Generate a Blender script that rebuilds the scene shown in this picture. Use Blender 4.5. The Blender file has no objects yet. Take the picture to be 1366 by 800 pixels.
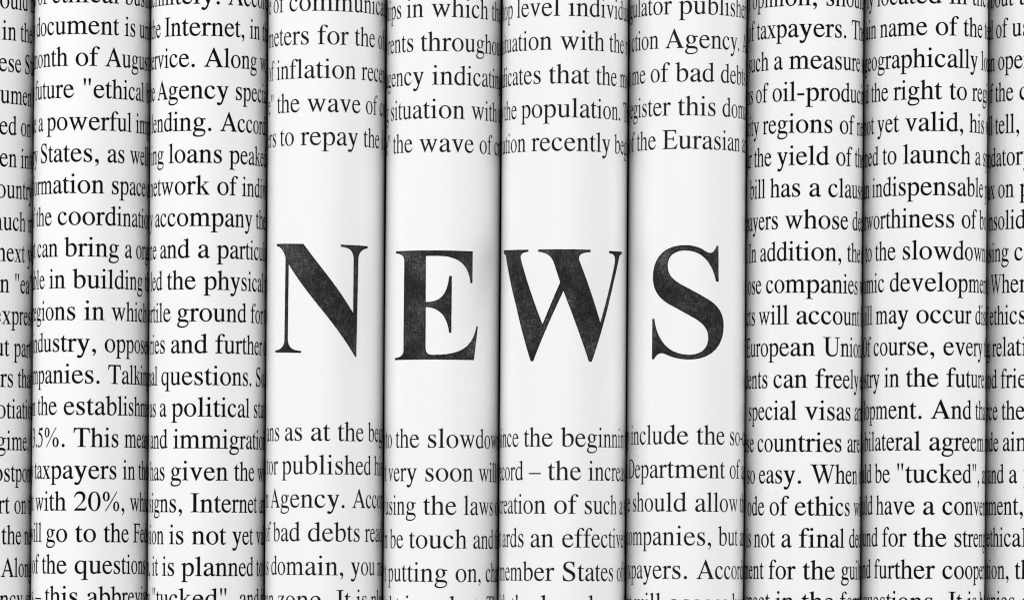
import bpy, math, random, re
from mathutils import noise, Vector
from mathutils.geometry import delaunay_2d_cdt

random.seed(4)
scene = bpy.context.scene

# ---------------------------------------------------------------- camera
cam_data = bpy.data.cameras.new("camera")
cam = bpy.data.objects.new("camera", cam_data)
scene.collection.objects.link(cam)
cam_data.sensor_width = 36.0
cam_data.lens = 237.189
cam_data.shift_y = 0.24890
cam_data.clip_start = 0.05
cam_data.clip_end = 50
cam.location = (0.00053, -0.08500, 2.30000)
cam.rotation_euler = (0, 0, math.radians(0.360))
scene.camera = cam

# ---------------------------------------------------------------- light
world = bpy.data.worlds.new("World")
scene.world = world
world.use_nodes = True
world.node_tree.nodes["Background"].inputs["Color"].default_value = (1, 1, 1, 1)
world.node_tree.nodes["Background"].inputs["Strength"].default_value = 0.43


def area_lamp(name, loc, target, sx, sy, watts):
    d = bpy.data.lights.new(name, 'AREA')
    d.shape = 'RECTANGLE'
    d.size, d.size_y = sx, sy
    d.energy = watts
    o = bpy.data.objects.new(name, d)
    scene.collection.objects.link(o)
    o.location = loc
    o.rotation_euler = (Vector(target) - Vector(loc)).to_track_quat('-Z', 'Y').to_euler()
    return o


area_lamp("softbox_overhead", (-0.5, 0.1, 2.6), (0, 0, 0), 2.4, 2.4, 8)
area_lamp("softbox_left", (-0.95, 0.2, 0.85), (0, 0, 0), 0.7, 0.9, 8.7)
area_lamp("softbox_right", (0.95, 0.2, 0.75), (0, 0, 0), 0.6, 0.9, 6.0)

scene.view_settings.view_transform = 'Standard'
scene.view_settings.look = 'None'
scene.view_settings.exposure = 0.0
scene.view_settings.gamma = 1.0
scene.cycles.filter_width = 1.15
scene.cycles.max_bounces = 8
scene.cycles.diffuse_bounces = 6


# ---------------------------------------------------------------- materials
def new_mat(name):
    m = bpy.data.materials.new(name)
    m.use_nodes = True
    nt = m.node_tree
    return m, nt, nt.nodes["Principled BSDF"]


def tex_noise(nt, scale, detail=4, vec=None, rough=0.5):
    n = nt.nodes.new("ShaderNodeTexNoise")
    n.inputs["Scale"].default_value = scale
    n.inputs["Detail"].default_value = detail
    n.inputs["Roughness"].default_value = rough
    if vec is not None:
        nt.links.new(vec, n.inputs["Vector"])
    return n


def ramp(nt, fac, stops):
    r = nt.nodes.new("ShaderNodeValToRGB")
    e = r.color_ramp.elements
    e[0].position, e[0].color = stops[0][0], (*[stops[0][1]] * 3, 1)
    e[1].position, e[1].color = stops[-1][0], (*[stops[-1][1]] * 3, 1)
    for p, c in stops[1:-1]:
        x = e.new(p)
        x.color = (c, c, c, 1)
    nt.links.new(fac, r.inputs["Fac"])
    return r


def mapping(nt, scale):
    tc = nt.nodes.new("ShaderNodeTexCoord")
    mp = nt.nodes.new("ShaderNodeMapping")
    mp.inputs["Scale"].default_value = scale
    nt.links.new(tc.outputs["Object"], mp.inputs["Vector"])
    return mp.outputs["Vector"]


def paper_material():
    m, nt, b = new_mat("newsprint_paper")
    v = mapping(nt, (1, 1, 1))
    mottling = tex_noise(nt, 900, 5, v, 0.6)
    r = ramp(nt, mottling.outputs["Fac"], [(0.3, 0.855), (0.7, 0.875)])
    # a few tiny specks in the pulp
    sp = tex_noise(nt, 420, 1, v)
    sr = ramp(nt, sp.outputs["Fac"], [(0.13, 0.6), (0.185, 1.0)])
    mx = nt.nodes.new("ShaderNodeMix")
    mx.data_type = 'RGBA'
    mx.blend_type = 'MULTIPLY'
    mx.inputs["Factor"].default_value = 1
    nt.links.new(r.outputs["Color"], mx.inputs[6])
    nt.links.new(sr.outputs["Color"], mx.inputs[7])
    nt.links.new(mx.outputs[2], b.inputs["Base Color"])
    b.inputs["Roughness"].default_value = 0.75
    b.inputs["Specular IOR Level"].default_value = 0.05
    fib = mapping(nt, (1, 0.35, 1))
    n2 = tex_noise(nt, 2600, 3, fib)
    bp = nt.nodes.new("ShaderNodeBump")
    bp.inputs["Strength"].default_value = 0.16
    bp.inputs["Distance"].default_value = 0.00005
    nt.links.new(n2.outputs["Fac"], bp.inputs["Height"])
    nt.links.new(bp.outputs["Normal"], b.inputs["Normal"])
    return m


def ink_material(name, lo, hi, rough=0.95):
    m, nt, b = new_mat(name)
    v = mapping(nt, (1, 1, 1))
    n = tex_noise(nt, 1500, 3, v)
    r = ramp(nt, n.outputs["Fac"], [(0.35, lo), (0.72, hi)])
    nt.links.new(r.outputs["Color"], b.inputs["Base Color"])
    b.inputs["Roughness"].default_value = rough
    b.inputs["Specular IOR Level"].default_value = 0.0
    return m


def headline_material():
    """Worn solid ink: cross-woven print with pale pinholes, patchy over the letter."""
    m, nt, b = new_mat("headline_ink")
    warp = tex_noise(nt, 1.0, 3, mapping(nt, (3500, 480, 1200)), 0.65)
    weft = tex_noise(nt, 1.0, 3, mapping(nt, (480, 3700, 480)), 0.65)
    patch = tex_noise(nt, 75, 3, mapping(nt, (1, 1, 1)), 0.6)
    add = nt.nodes.new("ShaderNodeMath"); add.operation = 'ADD'
    nt.links.new(warp.outputs["Fac"], add.inputs[0])
    nt.links.new(weft.outputs["Fac"], add.inputs[1])
    a2 = nt.nodes.new("ShaderNodeMath"); a2.operation = 'MULTIPLY_ADD'
    nt.links.new(patch.outputs["Fac"], a2.inputs[0])
    a2.inputs[1].default_value = 1.2
    nt.links.new(add.outputs[0], a2.inputs[2])
    div = nt.nodes.new("ShaderNodeMath"); div.operation = 'MULTIPLY'
    nt.links.new(a2.outputs[0], div.inputs[0]); div.inputs[1].default_value = 1 / 3.2
    r = ramp(nt, div.outputs[0], [(0.41, 0.008), (0.49, 0.022), (0.56, 0.06), (0.64, 0.19)])
    nt.links.new(r.outputs["Color"], b.inputs["Base Color"])
    b.inputs["Roughness"].default_value = 0.7
    b.inputs["Specular IOR Level"].default_value = 0.1
    return m


def table_material():
    m, nt, b = new_mat("dark_table_top")
    n = tex_noise(nt, 14, 6, mapping(nt, (1, 9, 1)))
    r = ramp(nt, n.outputs["Fac"], [(0.3, 0.012), (0.7, 0.03)])
    nt.links.new(r.outputs["Color"], b.inputs["Base Color"])
    b.inputs["Roughness"].default_value = 0.6
    return m


PAPER = paper_material()
INK = ink_material("text_ink", 0.004, 0.010)
INK_WORN = ink_material("worn_text_ink", 0.006, 0.03)
HEAD_INK = headline_material()
RIM_INK = ink_material("headline_rim_ink", 0.005, 0.022)
TABLE = table_material()

# ---------------------------------------------------------------- alphabet
# original serif alphabet, 1000 units to the em. '+' = one filled piece (pieces of a glyph unite, a piece's inner contours are holes)
# tokens: f/t/.. macros expanded by the builder: S x0 x1 y0 y1 stem; F xl xr x0 x1 y foot serif; H.. head serif; K xl x0 x1 y flag; O cx cy rx ry dot
GLYPHS = {
' ':(250,""),
'a':(444,"M442 66L442 40C415 5 392 -10 358 -10C315 -10 293 15 289 63C240 15 190 -10 145 -10C80 -10 37 35 37 98C37 180 100 225 288 293L288 330C288 400 262 434 212 434C170 434 138 415 138 387C138 375 142 362 142 352C142 330 122 312 98 312C75 312 56 332 56 354C56 412 126 460 220 460C318 460 372 415 372 320L372 115C372 65 380 48 403 48C416 48 427 54 442 66ZM288 108L288 263C165 218 125 180 125 128C125 82 152 48 188 48C220 48 288 75 288 108Z"),
'b':(500,"S 73 155 40 640+K 3 73 155 683+M73 34C120 5 175 -10 225 -10C370 -10 468 95 468 245C468 370 400 460 305 460C245 460 190 430 150 368L150 335C180 375 215 398 262 398C340 398 382 325 382 215C382 95 335 20 250 20C205 20 155 40 155 75L73 75Z"),
'c':(444,"M398 156C362 86 320 58 265 58C170 58 109 145 109 258C109 355 150 432 222 432C262 432 275 418 285 380L290 362C297 338 312 326 335 326C362 326 384 343 384 368C384 420 320 460 240 460C120 460 25 360 25 220C25 85 110 -10 222 -10C305 -10 365 40 412 147Z"),
'd':(500,"S 340 424 60 640+K 257 340 424 683+M340 -10L347 -10L491 43L491 58C435 58 424 62 424 95L424 120L340 120Z+M345 62C315 15 270 -10 215 -10C105 -10 27 85 27 215C27 350 120 460 245 460C285 460 315 450 345 425L345 365C320 405 285 430 240 430C165 430 113 350 113 235C113 120 165 48 250 48C290 48 320 65 345 95Z"),
'e':(444,"M408 164L424 157C390 50 320 -10 230 -10C105 -10 25 80 25 225C25 370 115 460 235 460C335 460 400 390 405 277L97 277C100 130 165 57 262 57C325 57 368 88 408 164ZM99 309L303 309C298 385 270 424 213 424C155 424 111 380 99 309Z"),
'f':(333,"M103 40L103 470C103 600 170 683 280 683C340 683 383 655 383 618C383 595 367 579 345 579C325 579 312 590 300 612C288 640 278 655 252 655C205 655 187 610 187 530L187 40Z+S 21 310 418 450+F 20 280 103 187 0"),
'g':(500,"E 233 305 167 155 M233 435C180 435 150 395 150 330C150 235 185 175 240 175C290 175 318 212 318 275C318 370 285 435 233 435Z+M300 428L470 428L470 388L375 388Z+M165 190C110 155 62 115 62 75C62 40 85 15 118 -2C60 -40 28 -75 28 -118C28 -180 100 -218 215 -218C360 -218 470 -150 470 -48C470 25 415 64 310 70L200 76C150 79 128 87 128 108C128 130 150 145 190 165ZM143 -8C105 -45 88 -70 88 -98C88 -145 145 -175 235 -175C345 -175 430 -130 430 -70C430 -30 395 -18 310 -12C240 -8 190 -10 143 -8Z"),
'h':(500,"S 72 156 30 640+K 9 72 156 683+F 9 225 72 156 0+F 272 487 343 427 0+M150 355C190 430 245 460 300 460C380 460 427 405 427 305L427 40L343 40L343 300C343 370 320 405 270 405C230 405 195 385 150 335Z"),
'i':(278,"S 95 179 30 400+K 16 95 179 460+F 16 253 95 179 0+O 136 634 49"),
'k':(500,"S 83 167 30 640+K 7 83 167 683+F 7 245 83 167 0+M160 218L160 250L330 395L385 412L225 268Z+M205 262L262 300L460 30L350 30Z+M278 450L455 450L455 435C415 434 400 425 380 408L325 390C355 420 345 432 278 436Z+M275 0L505 0L505 15C470 18 455 28 440 50L345 45C352 22 330 16 275 15Z"),
'l':(278,"S 96 182 30 640+K 19 96 182 683+F 19 257 96 182 0"),
'm':(778,"S 83 167 30 400+K 16 83 167 460+F 16 244 83 167 0+M160 365C205 435 255 460 305 460C375 460 430 405 430 305L430 40L346 40L346 300C346 370 325 402 280 402C240 402 200 380 160 335Z+F 278 498 346 430 0+M420 360C468 435 520 460 570 460C645 460 694 405 694 305L694 40L610 40L610 300C610 370 588 402 545 402C503 402 462 380 420 330Z+F 546 775 610 694 0"),
'n':(500,"S 80 164 30 400+K 16 80 164 460+F 16 230 80 164 0+M158 365C203 435 253 460 303 460C375 460 421 405 421 305L421 40L337 40L337 300C337 370 315 402 272 402C235 402 198 380 158 335Z+F 275 485 337 421 0"),
'o':(500,"E 249.5 225 220.5 235 M250 432C180 432 119 370 119 255C119 115 170 18 255 18C330 18 380 90 380 200C380 340 325 432 250 432Z"),
'p':(500,"S 75 159 -190 400+K 5 75 159 460+F 5 247 75 159 -217+M155 50C190 10 230 -10 275 -10C390 -10 470 95 470 240C470 370 400 460 310 460C255 460 200 430 155 365L155 330C190 375 225 400 265 400C335 400 384 325 384 215C384 100 340 22 265 22C220 22 180 45 155 85Z"),
'q':(500,"S 340 424 -190 440+M424 455L412 458C395 440 375 425 340 415L340 380L424 380Z+F 255 488 340 424 -217+M345 75C305 15 260 -10 210 -10C105 -10 24 85 24 215C24 350 120 460 245 460C285 460 320 450 350 425L345 365C325 405 290 430 240 430C165 430 110 350 110 240C110 120 165 48 245 48C285 48 320 65 345 105Z"),
'r':(333,"S 74 158 30 400+K 5 74 158 460+F 5 245 74 158 0+M152 350C185 425 225 460 270 460C310 460 335 438 335 405C335 378 318 360 295 360C265 360 250 390 230 390C205 390 165 345 152 315Z"),
's':(389,"M316 452L303 452C295 440 288 440 262 449C240 457 215 460 195 460C112 460 55 405 55 335C55 275 95 235 165 197L215 170C255 147 275 122 275 92C275 48 240 18 190 18C125 18 87 60 67 150L51 150L51 -5L64 -5C70 8 80 10 100 4C130 -5 160 -10 190 -10C280 -10 348 50 348 125C348 185 318 222 240 268L185 300C140 327 121 350 121 377C121 412 148 434 190 434C248 434 280 400 300 318L316 318Z"),
't':(278,"M154 579L145 579C125 530 70 465 13 436L13 418L70 418L70 117C70 30 100 -10 158 -10C208 -10 250 15 279 66L266 77C240 50 222 40 200 40C165 40 154 65 154 120L154 418L255 418L255 450L154 450Z"),
'u':(500,"M9 450L158 450L158 135C158 75 185 48 230 48C268 48 305 65 345 108L345 72C300 20 250 -10 195 -10C120 -10 74 40 74 140L74 385C74 425 60 432 9 434Z+M420 450L258 450L258 434C320 432 336 425 336 385L336 -10L344 -10C380 8 430 25 479 36L479 50C435 50 420 58 420 95Z"),
'v':(500,"M19 450L215 450L215 435C185 433 175 426 175 412C175 405 178 395 183 382L270 145L357 365C363 380 366 392 366 402C366 422 352 431 322 435L322 450L477 450L477 435C450 430 438 420 425 390L272 8C264 -10 262 -14 257 -14C250 -14 248 -8 240 10L95 370C75 420 60 430 19 435Z"),
'w':(722,"M21 450L198 450L198 435C170 432 162 425 162 410C162 402 164 394 167 385L256 135L340 340L372 300L250 5C243 -10 241 -14 236 -14C230 -14 227 -8 220 10L88 370C68 420 55 430 21 435Z+M262 450L452 450L452 435C420 433 410 426 410 410C410 402 412 394 415 385L500 140L582 365C588 382 590 392 590 402C590 422 577 431 550 435L550 450L694 450L694 435C668 430 655 420 644 390L502 8C496 -10 494 -14 489 -14C483 -14 480 -8 473 10L335 380C315 425 300 432 262 435Z"),
'x':(500,"M88 420L190 420L420 35L315 35Z+M372 415L404 415L118 30L84 30Z+M17 450L235 450L235 435C205 433 195 425 192 408L88 412C65 432 50 434 17 435Z+M300 450L455 450L455 435C425 432 415 425 402 408L368 405C372 425 355 432 300 435Z+M17 0L175 0L175 15C140 17 125 20 120 42L84 33C60 20 50 17 17 15Z+M252 0L479 0L479 15C445 17 430 25 415 45L312 45C318 22 300 17 252 15Z"),
'y':(500,"M14 450L220 450L220 435C190 433 178 426 178 412C178 404 181 394 187 380L283 148L360 365C365 378 366 390 366 400C366 424 350 431 325 435L325 450L475 450L475 436C445 430 437 415 425 388L265 -60C225 -165 180 -218 105 -218C60 -218 30 -195 30 -162C30 -135 48 -118 72 -118C100 -118 115 -140 140 -140C170 -140 205 -85 228 -20L236 8L85 365C65 415 50 430 14 435Z"),
'z':(444,"M27 0L400 0L418 140L400 140C385 60 365 32 310 32L140 32L403 437L403 450L60 450L54 330L72 330C80 395 95 418 150 418L290 418L27 15Z"),
'A':(722,"M15 0L213 0L213 19C168 21 149 32 149 57C149 70 153 85 160 103L199 199L456 199L497 100C505 78 508 62 508 50C508 28 490 20 451 19L451 0L706 0L706 19C665 22 650 35 620 105L367 674L347 674L120 120C85 45 70 25 15 19ZM215 238L440 238L325 512Z"),
'C':(667,"M605 676L588 676C580 655 565 648 545 655C490 670 440 676 390 676C180 676 28 530 28 325C28 125 170 -14 370 -14C470 -14 560 20 633 100L618 115C555 55 480 25 400 25C240 25 145 140 145 330C145 530 240 642 390 642C500 642 570 575 600 450L620 450Z"),
'D':(722,"F 16 130 116 218 0+H 16 130 116 218 662+M110 662L300 662C540 662 685 540 685 330C685 120 530 0 290 0L110 0ZM218 622L290 622C480 622 575 520 575 330C575 140 470 38 290 38L260 38C230 38 218 48 218 75Z+S 116 218 20 640"),
'E':(611,"S 113 215 20 640+F 12 220 113 215 0+H 12 220 113 215 662+M200 662L543 662L547 519L525 519C515 590 495 624 400 624L200 624Z+M200 366L370 366C415 366 430 375 440 432L460 432L460 262L440 262C432 320 420 329 370 329L200 329Z+M200 0L550 0L597 169L572 169C530 80 490 38 380 38L200 38Z"),
'F':(556,"S 113 215 20 640+F 12 310 113 215 0+H 12 220 113 215 662+M200 662L538 662L546 519L522 519C512 590 492 624 400 624L200 624Z+M200 366L360 366C405 366 420 375 430 432L450 432L450 262L430 262C422 320 410 329 360 329L200 329Z"),
'I':(333,"S 116 218 20 640+F 18 315 116 218 0+H 18 315 116 218 662"),
'O':(722,"E 361 331 327 345 M361 642C230 642 148 530 148 331C148 130 230 20 361 20C492 20 574 130 574 331C574 530 492 642 361 642Z"),
'S':(556,"M452 676L433 676C428 655 415 650 395 657C355 670 315 676 275 676C150 676 62 600 62 495C62 415 100 360 215 300L285 263C365 220 398 185 398 135C398 70 345 22 270 22C170 22 105 75 66 199L42 199L65 -12L86 -12C90 8 105 14 125 6C175 -10 215 -14 265 -14C395 -14 491 65 491 175C491 255 445 310 335 367L255 408C180 447 148 480 148 530C148 595 195 640 265 640C355 640 405 590 430 475L454 475Z"),
'T':(611,"S 252 354 20 650+F 160 452 252 354 0+M35 662L575 662L593 492L569 492C555 590 530 622 450 622L160 622C80 622 55 590 41 492L17 492Z"),
'U':(722,"H 14 320 118 220 662+H 470 705 572 605 662+M118 640L118 230C118 65 210 -14 365 -14C520 -14 605 70 605 230L605 640L572 640L572 240C572 100 500 35 385 35C270 35 220 100 220 235L220 640Z"),
'W':(944,"H 5 275 95 200 662+H 335 640 425 530 662+H 740 932 815 850 662+M90 640L315 -11L332 -11L500 420L480 490L342 140L195 640Z+M420 640L640 -11L657 -11L862 640L825 640L675 155L525 640Z"),
'0':(500,"E 250 331 226 345 M250 650C170 650 120 530 120 330C120 130 170 12 250 12C330 12 380 130 380 330C380 530 330 650 250 650Z"),
'2':(500,"M475 137L462 142C435 95 415 76 365 76L128 76L296 252C390 350 424 415 424 480C424 595 350 676 238 676C130 676 55 610 31 470L51 465C85 560 130 595 195 595C285 595 340 540 340 450C340 365 300 290 215 200L30 12L30 0L420 0Z"),
'3':(500,"M61 510C95 580 140 610 195 610C265 610 305 570 305 505C305 430 250 375 150 340L153 325C285 325 350 270 350 190C350 90 290 25 200 25C150 25 130 40 95 58C75 68 45 60 42 32C42 0 85 -14 150 -14C320 -14 431 80 431 225C431 300 395 355 330 390C380 430 400 470 400 530C400 615 330 676 235 676C150 676 85 625 45 520Z"),
'5':(500,"M438 681L425 690C410 668 395 662 360 662L174 662L77 450C105 445 150 440 185 430C290 400 345 335 345 235C345 115 275 22 190 22C160 22 135 35 105 58C75 80 32 72 32 34C32 0 75 -14 140 -14C310 -14 420 90 420 250C420 390 330 480 160 515L198 588L372 588C390 588 398 592 405 605Z"),
'%':(833,"E 200 505 139 171 M200 648C165 648 135 600 135 505C135 410 165 360 200 360C238 360 262 410 262 505C262 600 238 648 200 648Z+M640 676L675 676L190 -13L155 -13Z+E 633 158 139 171 M633 300C598 300 568 252 568 158C568 62 598 14 633 14C671 14 695 62 695 158C695 252 671 300 633 300Z"),
'.':(250,"O 125 44 56"),
',':(250,"M83 -141L78 -128C125 -100 150 -65 150 -35C150 -20 140 -15 125 -12C85 -10 62 10 62 45C62 80 88 102 120 102C165 102 195 65 195 10C195 -60 150 -115 83 -141Z"),
'"':(408,"M77 676L160 676L148 560L130 431L107 431L89 560Z+M248 676L331 676L319 560L301 431L278 431L260 560Z"),
'-':(333,"S 39 285 194 257"),
'–':(500,"S 0 500 201 243"),
}


ROLLS = [
  (-181.168, -7, 19.432, 9.475, [
    (96.29, 13.96, 'w|ould have'),
    (85.81, 15.0, 'it |in the m'),
    (75.27, 13.54, 'th|ese Stat'),
    (64.64, 14.4, 'doc|umen'),
    (54.23, 14.02, 'need|ed on t'),
    (43.53, 14.26, 'op|en into'),
    (33.14, 17.61, 'co|untry w'),
    (22.36, 16.06, 'm|uch mor'),
    (12.0, 17.75, 'n|ext yea'),
    (1.6, 21.9, 'n |"ea"'),
    (-8.89, 15.75, 'e|xpress'),
    (-19.62, 22.03, 'out |part'),
    (-29.93, 24.48, 'rs |that w'),
    (-40.33, 18.24, 'nego|tiation'),
    (-50.94, 18.31, 'reg|ime, w'),
    (-61.43, 17.02, 'po|stpone'),
    (-72.08, 22.7, 'port |on th'),
    (-82.37, 16.24, 'n |the nex'),
    (-93.28, 16.08, '|Along w'),
    (-103.73, 20.25, 'agen|cy sp'),
  ]),
  (-141.862, -7, 19.307, 9.475, [
    (97.96, -10.41, 'of |ethical busin'),
    (87.4, -4.07, 'docu|ment is under'),
    (76.87, -0.96, 'month |of August o'),
    (66.26, 1.3, 'future |"ethical b'),
    (55.53, 3.63, 'like a pow|erful impe'),
    (44.97, 10.16, 'States, |as well as'),
    (34.51, 11.8, 'information |space a'),
    (23.95, 9.54, 'of the coor|dination'),
    (13.47, -4.38, 'can |bring a organ'),
    (2.93, -1.34, 'able in |building the'),
    (-7.63, 2.47, 'regions |in which t'),
    (-18.19, 9.59, 'industry, |opposed t'),
    (-28.7, 11.06, 'companies. |Talking'),
    (-39.18, 10.35, 'on the esta|blishme'),
    (-49.82, -0.79, '3.5%. |This mean'),
    (-60.45, 4.21, 'taxpay|ers in the fu'),
    (-71.04, -0.58, 'with |20%, which w'),
    (-81.47, 0.01, 'will go |to the Feder'),
    (-92.01, -0.18, 'of the |questions w'),
    (-102.57, 3.86, 's – this |abbreviat'),
  ]),
  (-102.531, -7, 19.457, 9.475, [
    (97.68, 11.02, 'definitely. |Accord'),
    (87.09, -12.96, 'the |Internet, in the'),
    (76.74, 2.68, 'service. |Along wi'),
    (66.16, 2.77, 'the Agen|cy special'),
    (55.5, 8.37, 'lending. |According'),
    (44.87, 11.89, 'ing loans |peaked'),
    (34.28, 7.31, 'network |of individ'),
    (23.8, 5.42, 'y accom|pany the'),
    (13.22, 7.46, 'ne and a |particular'),
    (2.71, 3.04, 'led the |physical pr'),
    (-7.9, -6.37, 'fertile |ground for t'),
    (-18.45, 7.06, 'ries and |further of'),
    (-29.01, 6.12, 'nal quest|ions. So,'),
    (-39.52, 1.2, 'as a po|litical stat'),
    (-50.1, 9.81, 'and imm|igration p'),
    (-60.73, 3.37, 'has giv|en the wor'),
    (-71.34, -0.94, 'signs, |Internet and'),
    (-82.0, -0.49, 'sion is |not yet val'),
    (-92.51, 0.73, 'n, it is p|lanned to'),
    (-103.04, -16.5, '"|tucked", and it'),
  ]),
  (-62.883, -6, 19.656, 9.55, [
    (95.56, -10.63, 'e of |communicati'),
    (84.43, 0.25, 'meters |for the of'),
    (73.17, 17.09, 'of inflation |recen'),
    (61.97, -3.18, 'e" the |wave of co'),
    (50.92, -5.34, 'ers to |repay the l'),
    (-47.34, -1.27, 'ans as |at the begi'),
    (-58.47, 1.58, 'tor pub|lished his'),
    (-69.57, 0.15, 'n Agen|cy. Accor'),
    (-80.78, -1.99, 'of bad |debts read'),
    (-92.01, 1.27, 's doma|in, you ne'),
    (-103.23, -5.93, 'man zo|ne. It is plan'),
  ]),
  (-23.514, -4, 19.27, 9.55, [
    (93.86, -2.26, 'ships in |which the'),
    (82.53, -5.99, 'rents |throughout'),
    (71.32, -1.91, 'agency |indicating'),
    (60.11, -9.2, 'g situ|ation with a'),
    (48.95, -6.34, 'e" the |wave of cr'),
    (-49.4, -2.83, 'to the |slowdown o'),
    (-60.53, -3.64, 't very |soon will b'),
    (-71.69, -3.99, 'using |the laws of'),
    (-82.87, -9.46, 'n be |touch and fe'),
    (-93.98, 7.05, 't putting |on, chan'),
    (-105.12, 5.14, 'ght in a |but. The'),
  ]),
  (17.347, -2, 21.235, 9.55, [
    (94.03, 1.69, 'top level |individua'),
    (82.85, -1.03, 'situation |with the r'),
    (71.59, -4.79, 'indicates |that the mo'),
    (60.36, 2.93, 'the popu|lation. Th'),
    (49.25, -11.19, 'ation |recently beg'),
    (-48.86, 0.07, 'since the |beginnin'),
    (-59.96, -4.29, 'record – |the increas'),
    (-71.12, -2.17, 'creation |of such a s'),
    (-82.27, 0.61, 'ards an |effective p'),
    (-93.41, 0.67, 'member |States of t'),
    (-104.56, -6.58, 'with the |less law'),
  ]),
  (58.713, 0, 19.819, 9.55, [
    (95.22, -3.91, 'gulator |publisher'),
    (83.92, -8.8, 'ction |Agency. Ac'),
    (72.75, -4.97, 'me of |bad debts a'),
    (61.52, -4.11, 'egister |this doma'),
    (50.4, -9.7, 'of the |Eurasian ar'),
    (-47.76, 2.86, 'include |the so-cal'),
    (-58.94, -4.44, 'Depart|ment of ag'),
    (-70.11, 2.36, 'e should |allow th'),
    (-81.31, -17.71, 'com|panies, but an'),
    (-92.49, 3.13, 'xpayers. |Accordi'),
    (-103.66, -23.62, 'nt |will assess bu'),
  ]),
  (98.297, 8, 19.292, 9.475, [
    (98.5, 1.78, 'r opinion, |should b'),
    (88.03, -16.05, 'of tax|payers. The'),
    (77.4, -10.68, 'such a |measure st'),
    (66.79, -17.86, 'ns of |oil-producin'),
    (56.15, -10.79, 'city reg|ions of new'),
    (45.46, -15.39, 'ar the |yield of the'),
    (34.88, -3.55, 'e bill has |a clause'),
    (24.24, -11.97, 'payers |whose dec'),
    (13.63, 11.51, '. In addition, |the r'),
    (2.95, -4.22, 'those com|panies w'),
    (-7.51, -7.65, 'cts will |account fo'),
    (-18.07, 1.59, 'e European |Union.'),
    (-28.68, -16.47, 'dents |can freely en'),
    (-39.32, -4.44, 'e special |visas are'),
    (-49.93, -0.86, 'ese countr|ies are'),
    (-60.46, -2.42, 't so easy. |When on'),
    (-71.12, -7.7, 'Code of |ethics wil'),
    (-81.76, -6.15, 't is not a |final dec'),
    (-92.37, -4.75, 'ument for |the guilt'),
    (-102.85, -14.81, 'spect |in the form'),
  ]),
  (138.766, 8, 20.519, 9.475, [
    (99.15, 2.03, 'ly located |in the'),
    (88.6, -2.64, 'main name |of the te'),
    (77.93, -10.23, 'geograp|hically loc'),
    (67.31, 2.27, 'ed the right |to regi'),
    (56.72, -13.01, 'not yet |valid, his w'),
    (46.02, -13.76, 'ned to |launch a spe'),
    (35.43, -12.08, 'an indis|pensable p'),
    (24.76, 7.18, 'ditworthiness |of bo'),
    (14.11, -13.97, 'n to the |slowdown'),
    (3.54, -19.36, 'nomic |development'),
    (-7.03, -8.58, 'bill may |occur disc'),
    (-17.62, 0.67, '. Of course, |every'),
    (-28.16, -12.1, 'ustry in |the future'),
    (-38.76, -3.3, 'velopment. |And tha'),
    (-49.3, -3.99, 'g bilateral |agreem'),
    (-60.02, -0.52, 'uld be "tuc|ked", an'),
    (-70.62, 0.66, 'uld have a |conven'),
    (-81.26, -9.02, 'und for |the strengt'),
    (-91.93, 0.79, 'and further |cooper'),
    (-102.52, 3.0, 'l questions. |It is b'),
  ]),
  (179.526, 8, 19.58, 9.475, [
    (99.52, -31.09, 'b|out the'),
    (89.08, -29.98, 'el |of use'),
    (78.35, -28.13, 'an |open r'),
    (67.79, -30.13, 'of |the co'),
    (57.01, -29.96, 'all |tell, th'),
    (46.2, -33.89, 'man|datory'),
    (35.55, -27.53, 'tax |on pro'),
    (24.94, -27.54, 'cons|olidate'),
    (14.33, -18.04, 'raising |co'),
    (3.7, -33.53, 'e. |When t'),
    (-6.83, -30.21, 'f e|thics of'),
    (-17.41, -31.33, 'ng |relatio'),
    (-28.09, -24.97, 'good |frien'),
    (-38.68, -24.3, 'force |the'),
    (-49.16, -23.55, 'Code |aims'),
    (-59.86, -20.03, 'ce and |a ye'),
    (-70.42, -17.95, 'nmen|t, the'),
    (-81.05, -18.29, 'ethic|al st'),
    (-91.81, -16.83, 'dition, |the'),
    (-102.34, -26.77, 'mpan|ies as'),
  ]),
]
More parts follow.
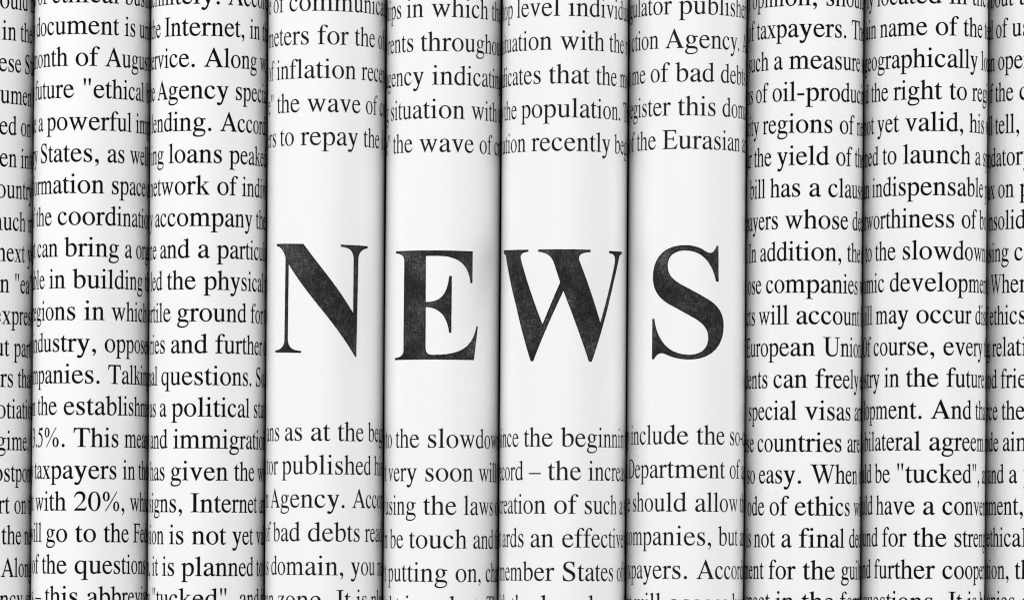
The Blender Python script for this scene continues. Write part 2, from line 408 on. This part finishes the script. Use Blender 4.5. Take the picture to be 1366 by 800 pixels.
HEADLINE = {
  3: [
    ('M', -16.79, 18.44), ('L', -3.99, 18.1), ('L', 13.97, -4.63), ('L', 14.07, 13.12),
    ('C', 14.04, 15.94, 12.28, 17.13, 8.85, 17.21), ('L', 8.84, 17.96), ('L', 21.12, 17.9), ('L', 21.13, 17.09),
    ('C', 17.87, 16.83, 16.2, 15.39, 16.22, 13.2), ('L', 15.53, -19.22), ('L', 15.01, -19.23), ('L', -9.96, 11.4),
    ('L', -10.18, -13.28), ('C', -10.06, -16.09, -8.45, -17.24, -4.63, -17.47), ('L', -4.63, -18.16), ('L', -17.4, -17.82),
    ('L', -17.41, -17.13), ('C', -13.56, -16.97, -11.83, -16.06, -11.85, -13.25), ('L', -11.53, 13.63), ('C', -12.34, 15.85, -13.94, 17.34, -16.78, 17.68),
    ('Z',),
  ],
  4: [
    ('M', -17.48, 16.24), ('L', 13.43, 16.17), ('L', 13.35, 5.54), ('L', 12.51, 5.51),
    ('C', 11.66, 11.8, 7.24, 14.48, 0.19, 14.38), ('L', -3.51, 14.33), ('L', -3.41, -0.97), ('C', 0.91, -0.97, 3.73, 0.68, 4.45, 7.75),
    ('L', 5.35, 7.76), ('L', 5.28, -11.15), ('L', 4.51, -11.16), ('C', 3.76, -4.93, 0.61, -2.78, -3.4, -2.65),
    ('L', -3.38, -16.2), ('C', -3.3, -17.76, -2.77, -18.51, -0.86, -18.51), ('C', 8.16, -18.59, 13.53, -15.66, 15.44, -8.73), ('L', 16.11, -8.71),
    ('L', 14.27, -20.08), ('L', -17.53, -20.12), ('L', -17.54, -19.37), ('C', -13.26, -19.21, -12.58, -18.28, -12.5, -16.72),
    ('L', -12.4, 13.0), ('C', -12.61, 14.57, -13.62, 15.23, -17.34, 15.48), ('Z',),
  ],
  5: [
    ('M', -29.73, 16.97), ('L', -12.2, 16.59), ('L', -12.19, 15.88), ('C', -15.46, 15.78, -16.49, 15.05, -15.85, 13.43),
    ('L', -6.36, -8.3), ('L', -0.36, 5.66), ('L', -2.66, 12.55), ('C', -3.66, 14.46, -5.0, 15.62, -8.12, 15.79),
    ('L', -8.13, 16.56), ('L', 10.26, 16.63), ('L', 10.27, 15.8), ('C', 6.77, 15.64, 5.54, 14.85, 6.1, 12.95),
    ('L', 14.72, -7.4), ('L', 22.72, 12.55), ('C', 23.4, 14.82, 22.26, 15.73, 19.06, 15.73), ('L', 19.05, 16.56),
    ('L', 29.21, 16.68), ('L', 29.0, 15.9), ('C', 26.62, 15.6, 26.45, 14.95, 25.61, 13.31), ('L', 21.99, 6.1),
    ('L', 11.09, -20.53), ('L', 9.93, -20.56), ('L', 0.74, 2.79), ('L', -9.91, -20.53),
    ('L', -10.96, -20.51), ('L', -18.56, -1.86), ('L', -26.92, 14.79), ('C', -27.38, 15.45, -28.09, 15.67, -29.7, 15.74),
    ('Z',),
  ],
  6: [
    ('M', 10.13, 18.44), ('L', 10.88, 18.46), ('L', 11.06, 6.49), ('L', 9.98, 6.46),
    ('C', 8.2, 13.13, 3.93, 16.68, -1.25, 16.62), ('C', -4.84, 16.63, -7.24, 14.62, -7.22, 11.61), ('C', -7.2, 8.54, -5.11, 6.6, -1.17, 4.67), ('L', 5.39, 1.23),
    ('C', 10.7, -1.2, 13.51, -4.0, 13.55, -8.16), ('C', 13.61, -14.57, 7.69, -19.51, 0.58, -19.61), ('C', -2.63, -19.62, -5.27, -18.98, -8.09, -17.74), ('C', -9.99, -17.14, -11.44, -17.76, -12.53, -19.48),
    ('L', -13.51, -19.46), ('L', -13.45, -5.94), ('L', -12.56, -5.96), ('C', -11.23, -13.16, -6.31, -18.01, 0.25, -18.01),
    ('C', 4.49, -17.97, 7.0, -15.68, 6.97, -12.17), ('C', 6.96, -9.61, 5.1, -7.41, 1.45, -5.54), ('L', -4.38, -2.36), ('C', -10.13, 0.27, -13.26, 3.21, -13.3, 8.02),
    ('C', -13.35, 14.11, -7.99, 18.47, -1.26, 18.41), ('C', 1.3, 18.43, 3.25, 17.94, 5.63, 16.58), ('C', 7.81, 15.36, 8.95, 15.9, 10.13, 18.44), ('Z',),
  ],
}


# ---------------------------------------------------------------- glyph outlines
def flatten(path, n=7):
    """'M x y L .. C .. Z' -> list of closed point lists"""
    toks = re.findall(r'[MLCZ]|-?\d+\.?\d*', path)
    out, cur, j, cmd = [], [], 0, 'M'
    while j < len(toks):
        t = toks[j]
        if t in 'MLCZ':
            cmd = t
            j += 1
            if t == 'Z':
                out.append(cur)
                cur = []
            continue
        if cmd in 'ML':
            cur.append((float(toks[j]), float(toks[j + 1])))
            j += 2
        else:
            p0 = cur[-1]
            a = [float(x) for x in toks[j:j + 6]]
            j += 6
            for k in range(1, n + 1):
                s = k / n
                q = 1 - s
                cur.append((q**3 * p0[0] + 3*q*q*s*a[0] + 3*q*s*s*a[2] + s**3*a[4],
                            q**3 * p0[1] + 3*q*q*s*a[1] + 3*q*s*s*a[3] + s**3*a[5]))
    if cur:
        out.append(cur)
    return out


def ellipse_path(cx, cy, rx, ry):
    k = 0.5523
    return ("M%f %fC%f %f %f %f %f %fC%f %f %f %f %f %fC%f %f %f %f %f %fC%f %f %f %f %f %fZ" % (
        cx+rx, cy, cx+rx, cy+ry*k, cx+rx*k, cy+ry, cx, cy+ry, cx-rx*k, cy+ry, cx-rx, cy+ry*k, cx-rx, cy,
        cx-rx, cy-ry*k, cx-rx*k, cy-ry, cx, cy-ry, cx+rx*k, cy-ry, cx+rx, cy-ry*k, cx+rx, cy))


def piece(spec):
    c = spec[0]
    if c == 'M':
        return flatten(spec)
    a = spec.split()
    if c == 'S':
        x0, x1, y0, y1 = map(float, a[1:])
        return [[(x0, y0), (x1, y0), (x1, y1), (x0, y1)]]
    if c in 'FH':
        xl, xr, x0, x1, y = map(float, a[1:])
        s = 1 if c == 'F' else -1
        return flatten(f"M{xl} {y}L{xr} {y}L{xr} {y+s*15}C{xr-(xr-x1)*.55} {y+s*19} {x1} {y+s*22} {x1} {y+s*62}"
                       f"L{x0} {y+s*62}C{x0} {y+s*22} {xl+(x0-xl)*.55} {y+s*19} {xl} {y+s*15}Z")
    if c == 'K':
        xl, x0, x1, y = map(float, a[1:])
        return flatten(f"M{x1} {y-130}L{x1} {y-4}L{x1-6} {y}L{xl} {y-50}L{xl} {y-65}"
                       f"C{(xl+x0)/2} {y-60} {x0} {y-62} {x0} {y-125}Z")
    if c == 'O':
        return flatten(ellipse_path(*map(float, [a[1], a[2], a[3], a[3]])))
    if c == 'E':
        i = spec.find('M')
        head = spec if i < 0 else spec[:i]
        v = list(map(float, head.split()[1:]))
        return flatten(ellipse_path(*v)) + (flatten(spec[i:]) if i > 0 else [])


def inside(contours, x, y):
    w = False
    for c in contours:
        x0, y0 = c[-1]
        for x1, y1 in c:
            if (y0 > y) != (y1 > y) and x < (x1 - x0) * (y - y0) / (y1 - y0) + x0:
                w = not w
            x0, y0 = x1, y1
    return w


def fill(pieces, step, size, extra=()):
    """Triangles of the union of pieces, cut along upright lines so that they bend with the roll."""
    V, E = [], []
    for contours in list(pieces) + list(extra):
        for c in contours:
            b = len(V)
            V += [Vector(p) for p in c]
            E += [(b + i, b + (i + 1) % len(c)) for i in range(len(c))]
    xs = [v[0] for v in V]
    ys = [v[1] for v in V]
    x0, x1, y0, y1 = min(xs), max(xs), min(ys) - step, max(ys) + step
    k = math.floor(x0 / step)
    while k * step < x1 + step:
        b = len(V)
        V += [Vector((k * step, y0)), Vector((k * step, y1))]
        E.append((b, b + 1))
        k += 1
    vo, eo, fo, *_ = delaunay_2d_cdt(V, E, [], 0, size * 1e-5)
    tris = []
    for f in fo:
        cx = sum(vo[i][0] for i in f) / len(f)
        cy = sum(vo[i][1] for i in f) / len(f)
        if any(inside(c, cx, cy) for c in pieces):
            tris.append(tuple(f))
    used = sorted({i for t in tris for i in t})
    m = {u: i for i, u in enumerate(used)}
    return [(vo[u][0], vo[u][1]) for u in used], [tuple(m[i] for i in t) for t in tris]


CACHE = {}


def spread(contours, d, least=0.5):
    """print gain: the ink spreads d units past the drawn outline"""
    out = []
    for k, c in enumerate(contours):
        c = [p for i, p in enumerate(c) if math.dist(p, c[i - 1]) > least]
        n = len(c)
        area = sum(c[i - 1][0] * c[i][1] - c[i][0] * c[i - 1][1] for i in range(n))
        sg = (1 if area > 0 else -1) * (1 if k == 0 else -1)
        new = []
        for i in range(n):
            (ax, ay), (bx, by), (cx, cy) = c[i - 1], c[i], c[(i + 1) % n]
            l1, l2 = math.hypot(bx - ax, by - ay), math.hypot(cx - bx, cy - by)
            n1 = ((by - ay) / l1, -(bx - ax) / l1)
            n2 = ((cy - by) / l2, -(cx - bx) / l2)
            mx, my = n1[0] + n2[0], n1[1] + n2[1]
            q = max(0.5, (mx * mx + my * my) / 2)
            new.append((bx + sg * d * mx / q, by + sg * d * my / q))
        out.append(new)
    return out


def glyph(ch, gain):
    if (ch, gain) not in CACHE:
        w, spec = GLYPHS[ch]
        CACHE[ch, gain] = (w,) + (fill([spread(piece(s), gain) for s in spec.split('+')], 100, 1000)
                                  if spec else ([], []))
    return CACHE[ch, gain]


# ---------------------------------------------------------------- rolled paper
LIFT = 0.00003      # the ink film stands this far proud of the sheet


def dent(seed, a, y):
    """how far the hand-rolled sheet bulges or sinks at angle a and height y"""
    p = Vector((math.sin(a) * 0.9 + seed * 7.3, y * 14.0, math.cos(a) * 0.9))
    q = Vector((math.sin(a) * 2.2 + seed * 3.1, y * 42.0, math.cos(a) * 2.2 + 5))
    return 0.00014 * noise.noise(p) + 0.00002 * noise.noise(q)


K = 1.39            # the rolls are squeezed together: ovals, taller than they are wide
ARC = [0.0]
for _i in range(2000):
    _p = (_i + 0.5) * math.pi / 2000
    ARC.append(ARC[-1] + math.sqrt(math.cos(_p) ** 2 + (K * math.sin(_p)) ** 2) * math.pi / 2000)


def angle_at(u):
    """angle on the oval whose distance along the sheet from the top is u radii"""
    v, lo, hi = min(abs(u), ARC[-1]), 0, 2000
    while hi - lo > 1:
        mid = (lo + hi) // 2
        if ARC[mid] <= v:
            lo = mid
        else:
            hi = mid
    a = (lo + (v - ARC[lo]) / (ARC[hi] - ARC[lo])) * math.pi / 2000
    return math.copysign(a, u)


def on_roll(R, seed, s, y, lift=0.0):
    """flat print position (s along the curve, y along the roll) -> roll-local point"""
    a = angle_at(s / (R - 0.00012))
    r = R + dent(seed, a, y) - 0.00012 + lift
    return (r * math.sin(a), y, K * (R + r * math.cos(a)))


def mesh_object(name, verts, faces, mat, parent, smooth=True):
    me = bpy.data.meshes.new(name)
    me.from_pydata(verts, [], faces)
    me.materials.append(mat)
    if smooth:
        me.polygons.foreach_set("use_smooth", [True] * len(faces))
    me.update()
    o = bpy.data.objects.new(name, me)
    scene.collection.objects.link(o)
    o.parent = parent
    return o


def paper_sheet(R, seed, parent, y0=-0.165, y1=0.165):
    """one sheet rolled up: a full outer turn, its free edge underneath, then inner turns"""
    prof = []
    n = 260
    for i in range(n + 1):                      # outer turn, from underneath round to underneath
        f = i / n
        a = -math.pi * 1.0 + 2 * math.pi * f
        sink = 0.0006 * max(0, (f - 0.9) / 0.1) ** 2
        prof.append((a, sink, 1.0))
    turns, m = 4, 40
    for i in range(1, turns * m + 1):
        f = i / m
        prof.append((math.pi + 2 * math.pi * f, 0.0006 + 0.0011 * f + 0.0004 * math.sin(f * 2.1 + seed), 0.0))
    ny = 110
    verts, faces = [], []
    th = 0.00009
    cols = len(prof)
    for side in (0, 1):
        for a, sink, k in prof:
            for j in range(ny + 1):
                y = y0 + (y1 - y0) * j / ny
                am = (a + math.pi) % (2 * math.pi) - math.pi
                r = R - 0.00012 - sink - side * th + dent(seed, am, y)
                verts.append((r * math.sin(a), y, K * (R + r * math.cos(a))))
    S = cols * (ny + 1)
    for i in range(cols - 1):
        for j in range(ny):
            p = i * (ny + 1) + j
            q = p + ny + 1
            faces.append((p, p + 1, q + 1, q))
            faces.append((S + p, S + q, S + q + 1, S + p + 1))
        p = i * (ny + 1)
        q = p + ny + 1
        faces.append((p, q, S + q, S + p))
        faces.append((p + ny, S + p + ny, S + q + ny, q + ny))
    for i in (0, cols - 1):
        for j in range(ny):
            p = i * (ny + 1) + j
            f = (p, S + p, S + p + 1, p + 1)
            faces.append(f if i == 0 else f[::-1])
    return mesh_object("paper_sheet", verts, faces, PAPER, parent)


PADS = ["The laws of the population and the countries are in agreement",
        "and the measures of the industry in the regions of the country"]


def width(t, em):
    return sum(GLYPHS[c][0] for c in t) / 1000 * em


def full_line(R, em, anchor, marked, k):
    """the line as it runs on round the roll; '|' marks the letter that stands at the anchor"""
    before, after = marked.split('|')
    text = before + after
    lo, hi = -2.05 * R, 2.05 * R
    s0 = anchor - width(before, em)
    lead, tail = PADS[k % 2], PADS[(k + 1) % 2].lower()
    if s0 > lo:
        text = ' ' + text
        s0 -= width(' ', em)
    j = len(lead)
    while s0 > lo and j > 0:
        j -= 1
        text = lead[j] + text
        s0 -= width(lead[j], em)
    if s0 + width(text, em) < hi:
        text += ' '
    j = 0
    while s0 + width(text, em) < hi:
        text += tail[j]
        j += 1
    while s0 < lo:
        s0 += width(text[0], em)
        text = text[1:]
    while s0 + width(text, em) > hi + 0.3 * em:
        text = text[:-1]
    return s0, text


def text_line(R, seed, em, y, s0, text, mat, gain, parent):
    verts, faces = [], []
    s = s0
    rnd = random.Random(hash_text(text) + seed)
    for ch in text:
        w, gv, gf = glyph(ch, gain)
        b = len(verts)
        jy = rnd.uniform(-0.003, 0.003) * em
        for gx, gy in gv:
            verts.append(on_roll(R, seed, s + gx * em / 1000, y + gy * em / 1000 + jy, LIFT))
        faces += [tuple(b + i for i in f) for f in gf]
        s += w * em / 1000
    return mesh_object("text_line", verts, faces, mat, parent)


def hash_text(t):
    return sum((i + 1) * ord(c) for i, c in enumerate(t)) % 10007


def headline_letter(R, seed, path, parent):
    contours = flatten(' '.join(str(x) for step in path for x in step), 10)
    # slightly ragged print edge
    rag = []
    rnd = random.Random(seed)
    for c in contours:
        pts = []
        for k in range(len(c)):
            x0, y0 = c[k]
            x1, y1 = c[(k + 1) % len(c)]
            d = math.hypot(x1 - x0, y1 - y0)
            m = max(1, int(d / 0.3))
            for q in range(m):
                f = q / m
                j = 0.0 if q == 0 else 0.035
                pts.append((x0 + (x1 - x0) * f + rnd.uniform(-j, j), y0 + (y1 - y0) * f + rnd.uniform(-j, j)))
        rag.append(pts)
    core = spread(contours, -0.33, 0.05)        # pressed ink pools in a dark rim round a paler core
    gv, gf = fill([rag], 0.9, 30, [core])
    verts = [on_roll(R, seed, x / 1000, y / 1000, LIFT) for x, y in gv]
    o = mesh_object("headline_letter", verts, gf, HEAD_INK, parent)
    o.data.materials.append(RIM_INK)
    for p, f in zip(o.data.polygons, gf):
        cx = sum(gv[i][0] for i in f) / 3
        cy = sum(gv[i][1] for i in f) / 3
        p.material_index = 0 if inside(core, cx, cy) else 1
    return o


LABELS = [
    "paper roll at the left end, cut by the frame, lines end 'in the' and 'country'",
    "second paper roll from the left, printed with 'document', 'powerful' and 'with 20%'",
    "third paper roll from the left, printed with 'Internet', 'accompany' and 'immigration'",
    "paper roll with the big black headline letter N",
    "paper roll with the big black headline letter E",
    "widest paper roll, with the big black headline letter W",
    "paper roll with the big black headline letter S",
    "paper roll right of the letter S, printed with 'taxpayers' and 'European Union'",
    "second paper roll right of the letter S, printed with 'geographically' and 'indispensable'",
    "paper roll at the right end, cut by the frame, printed with 'tell' and 'ethics'",
]

# ---------------------------------------------------------------- surface underneath
tv = [(-0.6, -0.45, -0.03), (0.6, -0.45, -0.03), (0.6, 0.45, -0.03), (-0.6, 0.45, -0.03),
      (-0.6, -0.45, 0), (0.6, -0.45, 0), (0.6, 0.45, 0), (-0.6, 0.45, 0)]
tf = [(0, 3, 2, 1), (4, 5, 6, 7), (0, 1, 5, 4), (1, 2, 6, 5), (2, 3, 7, 6), (3, 0, 4, 7)]
table = mesh_object("table_top", tv, tf, TABLE, None, smooth=False)
table["kind"] = "structure"

# ---------------------------------------------------------------- the rolls
for i, (X, lean, Rm, emm, rows) in enumerate(ROLLS):
    R, em = Rm / 1000, emm / 1000
    root = bpy.data.objects.new("newspaper_roll", None)
    root.empty_display_size = 0.02
    scene.collection.objects.link(root)
    # the squeezed rolls lean away from the middle of the row; each still touches the table
    lean = math.radians(lean)
    centre = R * math.hypot(K * math.cos(lean), math.sin(lean))
    root.location = (X / 1000 - K * R * math.sin(lean), 0, centre - K * R * math.cos(lean))
    root.rotation_euler = (0, lean, 0)
    root["label"] = LABELS[i]
    root["category"] = "newspaper"
    root["group"] = "rolled newspapers lying side by side"
    paper_sheet(R, i, root)
    for k, (y, anchor, marked) in enumerate(rows):
        s0, text = full_line(R, em, anchor / 1000, marked, k)
        text_line(R, i, em, y / 1000, s0, text, *((INK_WORN, 2) if 3 <= i <= 6 else (INK, 5.5)), root)
    if i in HEADLINE:
        h = headline_letter(R, i, HEADLINE[i], root)
        h["label"] = "big black letter %s of the headline" % "NEWS"[i - 3]
